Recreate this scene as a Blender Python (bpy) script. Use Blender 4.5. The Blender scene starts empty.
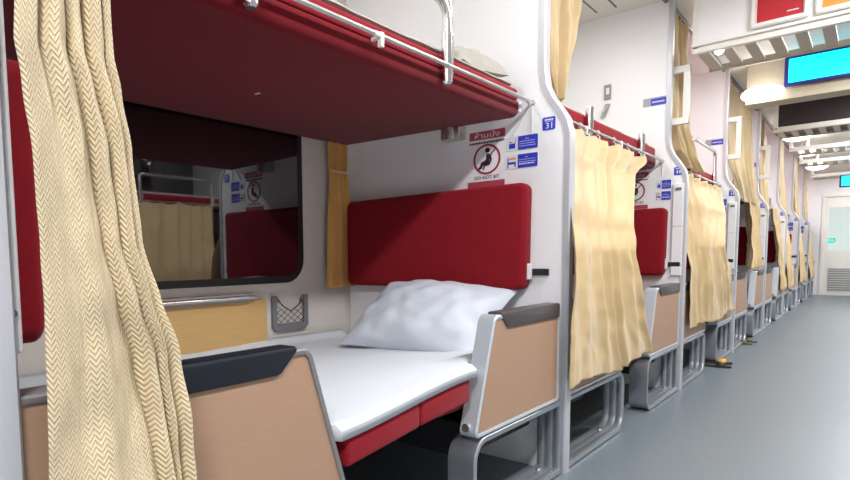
import bpy, bmesh, math, random
from mathutils import Vector, Matrix, noise
random.seed(7)
SC = bpy.context.scene
COL = SC.collection
PI = math.pi

# ------------------------------------------------------------------ materials
def new_mat(name):
    m = bpy.data.materials.new(name); m.use_nodes = True
    nt = m.node_tree
    b = nt.nodes['Principled BSDF']
    return m, nt, b

def mat(name, col, rough=.5, metal=0, bump=0, bscale=200, var=0, vscale=8, sheen=0, spec=.5, coat=0, stretch=None):
    m, nt, b = new_mat(name)
    b.inputs['Base Color'].default_value = (*col, 1)
    b.inputs['Roughness'].default_value = rough
    b.inputs['Metallic'].default_value = metal
    b.inputs['Specular IOR Level'].default_value = spec
    b.inputs['Sheen Weight'].default_value = sheen
    b.inputs['Coat Weight'].default_value = coat
    tc = nt.nodes.new('ShaderNodeTexCoord')
    src = tc.outputs['Object']
    if stretch:
        mp = nt.nodes.new('ShaderNodeMapping'); mp.inputs['Scale'].default_value = stretch
        nt.links.new(src, mp.inputs['Vector']); src = mp.outputs['Vector']
    if var:
        n = nt.nodes.new('ShaderNodeTexNoise'); n.inputs['Scale'].default_value = vscale; n.inputs['Detail'].default_value = 4
        nt.links.new(src, n.inputs['Vector'])
        r = nt.nodes.new('ShaderNodeMix'); r.data_type = 'RGBA'
        r.inputs[6].default_value = (*[c*(1-var) for c in col], 1)
        r.inputs[7].default_value = (*[min(1, c*(1+var)) for c in col], 1)
        nt.links.new(n.outputs['Fac'], r.inputs[0]); nt.links.new(r.outputs[2], b.inputs['Base Color'])
    if bump:
        n2 = nt.nodes.new('ShaderNodeTexNoise'); n2.inputs['Scale'].default_value = bscale
        nt.links.new(src, n2.inputs['Vector'])
        bp = nt.nodes.new('ShaderNodeBump'); bp.inputs['Strength'].default_value = bump; bp.inputs['Distance'].default_value = .002
        nt.links.new(n2.outputs['Fac'], bp.inputs['Height']); nt.links.new(bp.outputs['Normal'], b.inputs['Normal'])
    return m

def emit(name, col, s):
    m, nt, b = new_mat(name)
    b.inputs['Base Color'].default_value = (*col, 1)
    b.inputs['Emission Color'].default_value = (*col, 1)
    b.inputs['Emission Strength'].default_value = s
    return m

def curtain_mat(name, col, lam, per, depth=.0012, strength=.6, dark=.72):
    """woven chevron cloth; pattern laid out in metres through the UV map"""
    m, nt, b = new_mat(name)
    N = nt.nodes; L = nt.links
    def math_(op, a, c=None, v=None):
        n = N.new('ShaderNodeMath'); n.operation = op
        L.new(a, n.inputs[0])
        if c is not None: L.new(c, n.inputs[1])
        elif v is not None: n.inputs[1].default_value = v
        return n.outputs[0]
    uv = N.new('ShaderNodeUVMap'); uv.uv_map = 'UVMap'
    sp = N.new('ShaderNodeSeparateXYZ'); L.new(uv.outputs[0], sp.inputs[0])
    tri = math_('PINGPONG', sp.outputs[0], v=lam/2)
    t2 = math_('MULTIPLY', tri, v=.75)
    s = math_('ADD', sp.outputs[1], t2)
    s = math_('DIVIDE', s, v=per)
    fr = math_('FRACT', s)
    h = math_('PINGPONG', fr, v=.5)
    h = math_('MULTIPLY', h, v=2.0)
    mr = N.new('ShaderNodeMapRange'); mr.inputs[1].default_value = .25; mr.inputs[2].default_value = .7
    L.new(h, mr.inputs[0])
    mx = N.new('ShaderNodeMix'); mx.data_type = 'RGBA'
    mx.inputs[6].default_value = (*[c*dark for c in col], 1); mx.inputs[7].default_value = (*col, 1)
    L.new(mr.outputs[0], mx.inputs[0]); L.new(mx.outputs[2], b.inputs['Base Color'])
    bp = N.new('ShaderNodeBump'); bp.inputs['Strength'].default_value = strength; bp.inputs['Distance'].default_value = depth
    L.new(mr.outputs[0], bp.inputs['Height']); L.new(bp.outputs['Normal'], b.inputs['Normal'])
    b.inputs['Roughness'].default_value = .55
    b.inputs['Sheen Weight'].default_value = .25
    return m

M = {}
M['wall'] = mat('white_laminate', (.84,.84,.86), .38, var=.02, vscale=3)
M['window_wall'] = mat('grey_wall_lining', (.66,.62,.57), .6, var=.05, vscale=60, bump=.15, bscale=400)
M['ceiling'] = mat('ceiling_panel', (.78,.75,.70), .5)
M['trim'] = mat('grey_edge_trim', (.54,.55,.59), .35, metal=.2)
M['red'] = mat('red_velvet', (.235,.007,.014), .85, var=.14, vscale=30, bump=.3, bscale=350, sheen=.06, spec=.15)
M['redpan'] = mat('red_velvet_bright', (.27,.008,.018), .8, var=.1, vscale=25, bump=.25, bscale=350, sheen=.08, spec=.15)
M['redshade'] = mat('red_velvet_shaded', (.165,.006,.012), .9, var=.22, vscale=45, bump=.3, bscale=350, sheen=.12, spec=.1)  # darker copy of the red velvet; paints the shade under the upper berths
M['beige'] = mat('beige_laminate', (.41,.255,.17), .5, var=.10, vscale=90, stretch=(1,.3,6), bump=.12, bscale=250)
M['alu'] = mat('brushed_aluminium', (.44,.47,.51), .36, metal=.8, var=.05, vscale=20)
M['aluframe'] = mat('silver_frame', (.58,.63,.68), .38, metal=.4)
M['darkframe'] = mat('grey_panel_frame', (.26,.25,.25), .45, metal=.3)
M['navy'] = mat('navy_armrest', (.008,.011,.020), .42, bump=.06, bscale=300)
M['greyarm'] = mat('dark_grey_armrest', (.07,.065,.065), .38, bump=.06, bscale=300)
M['chrome'] = mat('polished_chrome', (.82,.82,.82), .14, metal=1)
M['steel'] = mat('satin_steel', (.62,.62,.60), .3, metal=.9)
M['sheet'] = mat('white_sheet', (.64,.68,.73), .8, bump=.15, bscale=60, spec=.2)
M['pillow'] = mat('pillow_cotton', (.60,.65,.74), .85, bump=.25, bscale=45, spec=.2)
M['greybed'] = mat('grey_blanket', (.42,.40,.36), .85, bump=.3, bscale=60, var=.15, vscale=25)
M['wood'] = mat('pale_wood_laminate', (.56,.35,.14), .45, var=.1, vscale=6, stretch=(1,1.5,14))
M['black'] = mat('black_rubber', (.012,.012,.014), .5)
M['dark'] = mat('dark_underframe', (.02,.02,.022), .7)
M['glassdark'] = None
M['whitepaint'] = mat('white_paint', (.80,.79,.75), .35)
M['blue'] = mat('blue_sticker', (.03,.045,.50), .4)
M['signwhite'] = mat('white_sticker', (.74,.74,.78), .4)
M['signred'] = mat('red_sticker', (.50,.03,.06), .45)
M['bandpink'] = mat('faded_red_sticker', (.42,.06,.09), .5)
M['ringred'] = mat('crimson_print', (.36,.02,.06), .5)
M['ink'] = mat('dark_ink', (.03,.01,.03), .5)
M['orange'] = mat('orange_print', (.75,.28,.10), .5)
M['floor'] = mat('blue_grey_vinyl', (.150,.180,.208), .36, var=.28, vscale=120, bump=.05, bscale=200, spec=.45)
M['netgrey'] = mat('grey_plastic', (.17,.175,.19), .5)
M['string'] = mat('black_cord', (.02,.02,.02), .7)
M['cream'] = curtain_mat('cream_chevron_cloth', (.78,.63,.40), .030, .0098, dark=.82, strength=1.0, depth=.002)
M['cream2'] = curtain_mat('cream_cloth', (.60,.445,.235), .05, .014, depth=.0006, strength=.3, dark=.9)
M['gold'] = curtain_mat('gold_cloth', (.68,.36,.09), .05, .014, depth=.0006, strength=.3, dark=.9)
M['tie'] = mat('pale_cord', (.7,.55,.38), .7)
M['lamp'] = emit('lamp_diffuser', (1,.97,.92), 4)
M['tube'] = emit('ceiling_tube_diffuser', (1,.98,.95), 4)
M['screen'] = emit('cyan_screen', (0,.80,1), 1.0)
M['screenblue'] = emit('blue_screen_patch', (.0,.16,.75), .9)
M['bezel'] = mat('navy_bezel', (.01,.015,.16), .35)
M['redlit'] = emit('red_sign', (.36,.01,.018), .2)
M['orangelit'] = emit('orange_sign', (.85,.17,.02), .42)
M['rackshade'] = mat('rack_shade', (.035,.022,.03), .35)
M['rackgrey'] = mat('rack_slat', (.50,.47,.40), .45)
M['cream_plastic'] = mat('cream_header', (.42,.37,.28), .45)
M['green'] = emit('green_light', (.05,.8,.4), 1.2)
M['vestibule'] = emit('vestibule_glow', (.62,.70,.68), .55)
M['louvre'] = mat('grey_louvre', (.36,.37,.38), .5)
M['sandal'] = mat('dark_sandal', (.03,.028,.025), .6)
M['olive'] = mat('olive_sandal', (.10,.10,.05), .6)
M['amber'] = mat('amber_strap', (.80,.40,.03), .5)
m, nt, b = new_mat('dark_window_glass')
b.inputs['Base Color'].default_value = (.004,.004,.008,1); b.inputs['Roughness'].default_value = .03; b.inputs['IOR'].default_value = 2.2
M['glassdark'] = m
m, nt, b = new_mat('clear_window_glass')
b.inputs['Base Color'].default_value = (1,1,1,1); b.inputs['Roughness'].default_value = .02; b.inputs['Transmission Weight'].default_value = 1; b.inputs['IOR'].default_value = 1.05
M['glass'] = m

# ------------------------------------------------------------------ mesh helpers
def box(bm, a, c, bev=0, seg=2):
    a = Vector(a); c = Vector(c)
    lo = Vector([min(a[i], c[i]) for i in range(3)]); hi = Vector([max(a[i], c[i]) for i in range(3)])
    t = bmesh.new()
    bmesh.ops.create_cube(t, size=1)
    for v in t.verts:
        v.co = Vector([(lo[i]+hi[i])/2 + v.co[i]*(hi[i]-lo[i]) for i in range(3)])
    if bev: bmesh.ops.bevel(t, geom=t.edges[:], offset=bev, segments=seg, profile=.5, affect='EDGES', clamp_overlap=True)
    merge(bm, t)

def merge(bm, t):
    me = bpy.data.meshes.new('tmp'); t.to_mesh(me); t.free(); bm.from_mesh(me); bpy.data.meshes.remove(me)

def prism(bm, poly, axis, a0, a1, bev=0, seg=2):
    """poly: 2-D outline; axis 'x' -> (y,z), 'y' -> (x,z), 'z' -> (x,y)"""
    t = bmesh.new()
    def P(p, a): return {'x': (a,p[0],p[1]), 'y': (p[0],a,p[1]), 'z': (p[0],p[1],a)}[axis]
    v0 = [t.verts.new(P(p,a0)) for p in poly]; v1 = [t.verts.new(P(p,a1)) for p in poly]
    n = len(poly)
    t.faces.new(v0); t.faces.new(v1[::-1])
    for i in range(n): t.faces.new((v0[i], v1[i], v1[(i+1)%n], v0[(i+1)%n]))
    bmesh.ops.recalc_face_normals(t, faces=t.faces[:])
    if bev:
        cap = [e for e in t.edges if len(set(round(v.co['xyz'.index(axis)],6) for v in e.verts)) == 1]
        bmesh.ops.bevel(t, geom=cap, offset=bev, segments=seg, profile=.5, affect='EDGES', clamp_overlap=True)
    merge(bm, t)

def tube(bm, pts, r, n=10, closed=False):
    pts = [Vector(p) for p in pts]
    rings = []
    N = len(pts)
    prev = None
    for i, p in enumerate(pts):
        if closed: d = pts[(i+1)%N]-pts[i-1]
        else: d = pts[min(i+1,N-1)]-pts[max(i-1,0)]
        d.normalize()
        if prev is None:
            ref = Vector((0,0,1)) if abs(d.z) < .9 else Vector((1,0,0))
            a = d.cross(ref).normalized()
        else:
            a = (prev - d*prev.dot(d)).normalized()
        prev = a
        c = d.cross(a)
        rr = r[i] if isinstance(r,(list,tuple)) else r
        rings.append([bm.verts.new(p + (a*math.cos(2*PI*k/n)+c*math.sin(2*PI*k/n))*rr) for k in range(n)])
    for i in range(N if closed else N-1):
        A = rings[i]; B = rings[(i+1)%N]
        for k in range(n): bm.faces.new((A[k],A[(k+1)%n],B[(k+1)%n],B[k]))
    if not closed:
        bm.faces.new(rings[0][::-1]); bm.faces.new(rings[-1])

def fillet(poly, radii, n=6):
    out = []
    N = len(poly)
    for i in range(N):
        p = Vector(poly[i]); a = Vector(poly[i-1]); c = Vector(poly[(i+1)%N])
        r = radii[i] if isinstance(radii,(list,tuple)) else radii
        if r <= 0: out.append(tuple(p)); continue
        d1 = (a-p).normalized(); d2 = (c-p).normalized()
        ang = math.acos(max(-1,min(1,d1.dot(d2))))
        t = min(r/math.tan(ang/2), (a-p).length*.49, (c-p).length*.49)
        r2 = t*math.tan(ang/2)
        cen = p + (d1+d2).normalized()*(r2/math.sin(ang/2))
        s = p+d1*t-cen; e = p+d2*t-cen
        a0 = math.atan2(s.y,s.x); a1 = math.atan2(e.y,e.x)
        da = (a1-a0+PI)%(2*PI)-PI
        for k in range(n+1):
            q = a0+da*k/n
            out.append((cen.x+r2*math.cos(q), cen.y+r2*math.sin(q)))
    return out

def ring_sweep(bm, path, section, axis='x'):
    """closed planar path (y,z); section = closed list of (across, inward) offsets"""
    N = len(path); rings = []
    P = [Vector(p) for p in path]
    area = sum(P[i].x*P[(i+1)%N].y-P[(i+1)%N].x*P[i].y for i in range(N))
    sg = 1 if area > 0 else -1
    for i in range(N):
        d1 = (P[i]-P[i-1]); d2 = (P[(i+1)%N]-P[i])
        d1 = d1.normalized() if d1.length > 1e-9 else d2.normalized()
        d2 = d2.normalized() if d2.length > 1e-9 else d1
        n1 = Vector((-d1.y,d1.x))*sg; n2 = Vector((-d2.y,d2.x))*sg
        nn = (n1+n2); nn = nn/ max(.2, nn.length_squared/2)
        ring = []
        for (w, h) in section:
            q = P[i]+nn*h
            ring.append(bm.verts.new((w,q.x,q.y) if axis == 'x' else (q.x,w,q.y)))
        rings.append(ring)
    K = len(section)
    for i in range(N):
        A = rings[i]; B = rings[(i+1)%N]
        for k in range(K): bm.faces.new((A[k],A[(k+1)%K],B[(k+1)%K],B[k]))
    bmesh.ops.recalc_face_normals(bm, faces=bm.faces[:])

def obj(name, bm, m, parent=None, smooth=False, loc=None):
    me = bpy.data.meshes.new(name); bm.to_mesh(me); bm.free()
    o = bpy.data.objects.new(name, me); COL.objects.link(o)
    me.materials.append(m)
    if smooth:
        for p in me.polygons: p.use_smooth = True
        try: me.set_sharp_from_angle(angle=math.radians(38))
        except Exception: pass
    if parent: o.parent = parent
    if loc: o.location = loc
    return o

def thing(name, label, cat, loc=(0,0,0), group=None, rz=0):
    o = bpy.data.objects.new(name, None); COL.objects.link(o)
    o.empty_display_size = .05
    o.location = loc; o.rotation_euler = (0,0,rz)
    return tag(o, label, cat, group)

def tag(o, label, cat, group=None):
    o['label'] = label; o['category'] = cat
    if group: o['group'] = group
    return o

def struct(name, bm, m, parent=None, smooth=False):
    o = obj(name, bm, m, parent, smooth); 
    if not parent: o['kind'] = 'structure'
    return o

def dup(root, loc, rz=None, label=None):
    r = root.copy(); COL.objects.link(r); r.location = loc
    if rz is not None: r.rotation_euler = (0,0,rz)
    if label: r['label'] = label
    for ch in list(root.children):
        c = ch.copy(); COL.objects.link(c); c.parent = r
        for g in list(ch.children):
            d = g.copy(); COL.objects.link(d); d.parent = c
    return r

def text_obj(body, size, m, parent, loc, align='CENTER', xs=1):
    """lettering on a face that looks towards -y"""
    cu = bpy.data.curves.new('lettering', 'FONT'); cu.body = body; cu.size = size
    cu.align_x = align; cu.align_y = 'CENTER'; cu.extrude = .0004
    t = bpy.data.objects.new('lettering_tmp', cu)
    COL.objects.link(t)
    bpy.context.view_layer.update()
    me = bpy.data.meshes.new_from_object(t.evaluated_get(bpy.context.evaluated_depsgraph_get()))
    bpy.data.objects.remove(t)
    o = bpy.data.objects.new('lettering', me); COL.objects.link(o)
    me.materials.clear(); me.materials.append(m)
    for p in me.polygons: p.material_index = 0
    o.parent = parent; o.location = loc; o.rotation_euler = (PI/2,0,0); o.scale = (xs,1,1)
    return o

# ------------------------------------------------------------------ layout (metres)
XB = -.96            # aisle side plane of the seats
XW = -2.19           # window wall
ZC = 2.66
PF = [.257, 2.45, 4.485, 6.52, 8.555, 10.59, 12.625, 14.66]   # aisle-facing partitions (near face)
PT = .038
YE = 16.5
MX = .30             # opposite side is this minus x
OPPW = MX - XW
ORD = ['nearest', 'second', 'third', 'fourth', 'fifth', 'sixth', 'seventh', 'farthest']
BAY = ['in the nearest bay', 'in the second bay', 'in the third bay', 'in the fourth bay',
       'in the fifth bay', 'in the sixth bay', 'in the seventh bay', 'in the last bay']
PLACE = ['at the left edge beside the near curtain', 'numbered 31', 'just beyond the numbered 31 partition']

# ------------------------------------------------------------------ room shell
bm = bmesh.new(); box(bm, (XW-.1,-2.2,-.06), (OPPW+.1,YE+.1,0)); struct('floor', bm, M['floor'])
bm = bmesh.new(); box(bm, (XW-.1,-2.2,ZC), (OPPW+.1,YE+.1,ZC+.06)); struct('ceiling', bm, M['ceiling'])
bm = bmesh.new(); box(bm, (XW-.08,-2.2,0), (XW,YE,ZC)); struct('wall_left', bm, M['window_wall'])
bm = bmesh.new(); box(bm, (OPPW,-2.2,0), (OPPW+.08,YE,ZC)); struct('wall_right', bm, M['wall'])
bm = bmesh.new(); box(bm, (XW-.1,-2.26,0), (OPPW+.1,-2.2,ZC)); struct('wall_back', bm, M['wall'])
# end wall with a door opening
DX0, DX1, DZ = -.82, .28, 2.13
bm = bmesh.new()
box(bm, (XW,YE,0), (DX0,YE+.08,ZC)); box(bm, (DX1,YE,0), (OPPW,YE+.08,ZC)); box(bm, (DX0,YE,DZ), (DX1,YE+.08,ZC))
struct('wall_end', bm, M['wall'])
bm = bmesh.new()
wy0, wy1, wz0, wz1 = -.75, .18, .96, 1.90
for a, c in (((DX0,0),(DX1,wz0)), ((DX0,wz1),(DX1,DZ)), ((DX0,wz0),(wy0,wz1)), ((wy1,wz0),(DX1,wz1))):
    box(bm, (a[0],YE+.01,a[1]), (c[0],YE+.05,c[1]))
door = struct('door_1', bm, M['whitepaint'])
bm = bmesh.new(); box(bm, (wy0,YE+.025,wz0), (wy1,YE+.031,wz1)); obj('window_pane', bm, M['glass'], door)
bm = bmesh.new()
for i in range(10): box(bm, (-.72,YE-.004,.10+i*.05), (.20,YE+.012,.135+i*.05), .003)
obj('louvre', bm, M['louvre'], door)
bm = bmesh.new()
box(bm, (DX0-.05,YE-.02,0), (DX0,YE+.0,DZ+.05)); box(bm, (DX1,YE-.02,0), (DX1+.05,YE,DZ+.05)); box(bm, (DX0,YE-.02,DZ), (DX1,YE,DZ+.05))
obj('door_frame', bm, M['whitepaint'], door)
bm = bmesh.new(); box(bm, (-1.2,YE+1.4,0), (1.0,YE+1.45,2.6)); struct('wall_vestibule', bm, M['vestibule'])  # emissive panel stands in for the lit car beyond the door
t = thing('indicator_light', 'green light glowing on the left behind the end door window', 'light', (-.76,YE+1.3503,1.21))
bm = bmesh.new(); box(bm, (-.065,-.02,-.035), (.065,.02,.035), .015); obj('lens', bm, M['green'], t, True)
bm = bmesh.new(); box(bm, (-.08,.02,-.05), (.08,.05,.05), .01); obj('housing', bm, M['netgrey'], t)
t = dup(t, (-.30,YE+1.3503,1.15), label='green light glowing on the right behind the end door window')

# ------------------------------------------------------------------ partitions
def trim_profile(o=0, side=-1):
    """aisle edge of a partition, top to bottom, as (x,z)"""
    return [(-1.072,ZC), (-1.072,1.82), (-1.070,1.74), (-1.060,1.67), (-1.035,1.615), (-1.0,1.565), (-.970,1.515), (-.957,1.46), (-.955,1.38), (-.955,0)]
def partition(y, side):
    f = (lambda x: x) if side < 0 else (lambda x: MX-x)
    pr = trim_profile()
    poly = [(f(x),z) for x, z in pr] + [(f(XW),0), (f(XW),ZC)]
    bm = bmesh.new(); prism(bm, poly, 'y', y, y+PT)
    o = struct('wall_partition', bm, M['wall'])
    # edge trim: a U channel following the edge
    bm = bmesh.new()
    sec = [(-.012,-.0), (-.012,-.006), (.012,-.006), (.012,0)]
    P = [Vector((f(x),z)) for x, z in pr]
    rows = []
    for i, p in enumerate(P):
        d = (P[min(i+1,len(P)-1)]-P[max(i-1,0)]).normalized()
        n = Vector((-d.y,d.x))
        if (n.x < 0) == (side < 0): n = -n
        prof = [(-.017,-.002), (-.017,-.005), (.006,-.006), (.012,-.001), (.012,PT+.001), (.006,PT+.006), (-.017,PT+.005), (-.017,PT+.002)]
        rows.append([bm.verts.new((p.x+n.x*a, y+b_, p.y+n.y*a)) for a, b_ in prof])
    for A, B in zip(rows, rows[1:]):
        for k in range(len(A)): bm.faces.new((A[k],A[(k+1)%len(A)],B[(k+1)%len(A)],B[k]))
    bm.faces.new(rows[0]); bm.faces.new(rows[-1][::-1])
    bmesh.ops.recalc_face_normals(bm, faces=bm.faces[:])
    obj('edge_trim', bm, M['trim'], o, True)
    return o
for y in PF: partition(y, -1)
for y in (2.45, 4.485, 6.52): partition(y, 1)

# ------------------------------------------------------------------ seats (side panel, armrest, aluminium loop leg)
def seat(label, y, d, arm, frame_m, group='seat ends along the aisle'):
    """d=+1: back against the partition at y, facing on; d=-1 the other way round"""
    t = thing('train_seat', label, 'seat', (XB,y,0), group)
    s = lambda pts: [(d*u,z) for u, z in pts]
    panel = fillet([(.065 if d<0 else -.02,.335), (.765,.335), (.632,.742), (.065 if d<0 else -.02,.742)], [.02,.02,.035,.01])
    inner = fillet([(.075 if d<0 else -.01,.350), (.748,.350), (.62,.730), (.075 if d<0 else -.01,.730)], [.015,.015,.03,.01])
    bm = bmesh.new(); prism(bm, s(inner), 'x', -.052, .003); sp_ = obj('side_panel', bm, M['beige'], t)
    bm = bmesh.new(); ring_sweep(bm, s(panel), [(-.055,-.001), (-.055,.014), (.006,.014), (.008,.010), (.008,.003), (.004,-.001)]); obj('panel_frame', bm, frame_m, t, True)
    bm = bmesh.new()
    ap = fillet([(.075,.692), (.535,.692), (.588,.742), (.583,.752), (.075,.752)], [.01,.035,.012,.006,.01])
    prism(bm, s(ap), 'x', -.048, .011, .006)
    obj('armrest', bm, arm, t, True)
    bm = bmesh.new()
    lp = fillet([(.012,.004), (.765 if d < 0 else .79,.004), (.765 if d < 0 else .79,.33), (.012,.33)], [.02,.085,.085,.02], 8)
    sec = [(-.098,0), (-.098,.022), (-.084,.0262), (-.070,.022), (-.060,.022), (-.046,.0262), (-.033,.022), (-.024,.022), (-.014,.0262), (.003,.022), (.006,.004), (.002,0)]
    ring_sweep(bm, s(lp), sec); lg = obj('loop_leg', bm, M['alu'], t, True)
    bm = bmesh.new(); box(bm, (-1.20,d*.015,.19), (-.14,d*.60,.33), .01); obj('seat_base', bm, M['dark'], t)
    for u in (.10,.62):
        bm = bmesh.new(); tube(bm, [(-.06,d*u,.006), (-.06,d*u,.038)], .012, 8); obj('floor_bolt', bm, M['steel'], lg, True)
    bm = bmesh.new(); tube(bm, [(-.03,d*.735,.37), (-.03,d*.765,.37)], .014, 10); obj('hinge_pin', bm, M['steel'], sp_, True)
    return t

def backrest(label, y, d, strap=True, th=.085, hs=1):
    """padded red backrest fixed to the partition"""
    t = thing('backrest_cushion', label, 'cushion', (-1.64 if y < 3 else -1.585,y,.80), 'red backrests on the partitions')
    bm = bmesh.new()
    prism(bm, fillet([(-.50,0), (.53,0), (.535,.465), (-.50,.455)], .035), 'y', d*.002, d*th, .022, 4)
    obj('pad', bm, M['red'], t, True)
    t.children[0].scale.z = hs
    if strap and d < 0:
        bm = bmesh.new(); box(bm, (.525,-.05,.045), (.543,-.02,.115), .004); bk = obj('buckle', bm, M['signwhite'], t)
        bm = bmesh.new(); box(bm, (.53,-.02,.062), (.615,-.012,.092), .003); obj('strap', bm, M['black'], bk)
    return t

NS = ['black-capped beige seat end at the near left, behind the gathered cream curtain',
      'beige seat end mostly hidden by the long drawn curtain past the numbered 31 partition']
for k in range(8):
    y0 = PF[k]+PT; y1 = PF[k+1] if k < 7 else YE
    nl = ['near seat end with beige panel and black armrest beside the cream chevron curtain',
          'beige seat end under the hem of the drawn curtain beside partition 31'][k] if k < 2 else f'beige seat end facing away from the camera {BAY[k]}'
    fl = ['beige seat end with dark armrest beside the white pillow',
          'beige seat end with aluminium loop leg right of the long drawn curtain'][k] if k < 2 else f'beige seat end facing the camera {BAY[k]}'
    seat(nl, y0, 1, M['navy'], M['darkframe'] if k == 0 else M['aluframe'])
    if k < 7: seat(fl, y1, -1, M['greyarm'], M['aluframe'])
    else: seat('last beige seat end against the end wall beside the door', y1, -1, M['greyarm'], M['aluframe'])
    if k < 7:
        backrest(['wide red backrest cushion above the white pillow', 'red backrest seen right of the drawn curtain, in the second bay along the aisle'][k] if k < 2
                 else f'red backrest facing the camera {BAY[k]}', y1, -1)
backrest('dark red backrest at the left edge, seen edge-on beside the near curtain', PF[0]+PT, 1, False, .112, 1.09)
backrest('red backrest behind bunched curtain facing away, in the fourth bay along the aisle', PF[3]+PT, 1, False)

# ------------------------------------------------------------------ beds
def rise(y):
    t = max(0, min(1, (y-.95)/.75)); return .058*t*t*(3-2*t)
def lower_bed(y0, y1, bay, slope=False):
    t = thing('lower_berth', f'red lower berth mattress {bay}', 'berth', (0,0,0), 'lower berths')
    ym = (y0+y1)/2+.02
    for a, c in ((y0+.095,ym-.002), (ym+.002,y1-.095)):
        bm = bmesh.new(); box(bm, (XW+.01,a,.415), (-1.025,c,.502), .022, 3); obj('mattress_half', bm, M['redpan'], t, True)
    # the stretch between the two seat ends comes out flush with them
    for a, c in ((y0+.77,ym-.001), (ym+.001,y1-.77)):
        bm = bmesh.new(); box(bm, (-1.08,a,.405), (-.968,c,.508), .012, 3)
        if slope:
            for v in bm.verts: v.co.z += rise(v.co.y)
        obj('front_bolster', bm, M['redpan'], t, True)
    bm = bmesh.new(); box(bm, (XW+.01,y0+.02,.385), (-1.10,y1-.02,.412)); obj('bed_frame', bm, M['dark'], t)
    return t
lower_bed(PF[0]+PT, PF[1], 'under the white sheet in the nearest bay', True)
lower_bed(PF[1]+PT, PF[2], 'behind the drawn curtain of the second bay')

def sheet(y0, y1, xa, xb, z, label):
    bm = bmesh.new(); nx, ny = 50, 70
    g = []
    for i in range(nx+1):
        row = []
        u = i/nx
        for j in range(ny+1):
            v = j/ny
            y = y0+(y1-y0)*v
            # aisle edge: pulled in between the seat ends, out in the middle
            xe = xb
            if y < y0+.62: xe = -1.032
            elif y > y1-.62: xe = -1.032
            L_ = (xe-xa); s = u*(L_+.035)
            x = xa+min(s, L_); zz = z
            over = s-L_
            if over > 0: zz = z-over; x = xe+.004
            n = noise.noise(Vector((x*3,y*2.2,1.3)))*.008+noise.noise(Vector((x*9,y*5,4.1)))*.003
            if over <= 0: zz += n
            if u < .06: zz += (.06-u)*.5
            row.append(bm.verts.new((x,y,zz+rise(y)*max(0,min(1,(x-XW-.25)/.85))**1.4)))
        g.append(row)
    for i in range(nx):
        for j in range(ny): bm.faces.new((g[i][j],g[i+1][j],g[i+1][j+1],g[i][j+1]))
    o = obj('bed_sheet', bm, M['sheet'], None, True)
    md = o.modifiers.new('thickness','SOLIDIFY'); md.thickness = .004; md.offset = 0
    return tag(o, label, 'sheet')
sheet(PF[0]+PT+.10, PF[1]-.10, XW+.02, -.966, .522, 'white bed sheet spread over the red lower berth mattress')

def pillow_mesh(w, h, th, seed, wr=.012, n=36, under=.75, ex=.55):
    bm = bmesh.new(); tops = []; bots = []
    for i in range(n+1):
        rt = []; rb = []
        for j in range(n+1):
            u = -1+2*i/n; v = -1+2*j/n
            e = max(0,(1-abs(u)**2.6))*max(0,(1-abs(v)**2.4))
            z = th/2*e**ex
            px = u*w/2*(1-.07*(1-abs(u))*0-.05*(v*v)*(abs(u)**2)*-1) ; py = v*h/2*(1+.05*u*u*v*v)
            px *= (1-.045*(1-v*v)*abs(u)**6); py *= (1-.06*(1-u*u)*abs(v)**6)
            wv = noise.noise(Vector((u*2.2+seed,v*2.2,seed)))*wr*2+noise.noise(Vector((u*5+seed*2,v*4,seed)))*wr
            zt = z+wv*min(1,e*3)
            rt.append(bm.verts.new((px,py,zt)))
            rb.append(rt[-1] if i in (0,n) or j in (0,n) else bm.verts.new((px,py,-z*under+wv*.3*min(1,e*3))))
        tops.append(rt); bots.append(rb)
    for i in range(n):
        for j in range(n):
            bm.faces.new((tops[i][j],tops[i+1][j],tops[i+1][j+1],tops[i][j+1]))
            try: bm.faces.new((bots[i][j],bots[i][j+1],bots[i+1][j+1],bots[i+1][j]))
            except ValueError: pass
    return bm
p = obj('pillow', pillow_mesh(.66,.47,.23,2.1), M['pillow'], None, True)
p.location = (-1.485,2.18,.672); p.rotation_euler = (math.radians(34),math.radians(2),math.radians(3))
tag(p, 'white pillow leaning on the far end of the lower bed', 'pillow')

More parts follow.
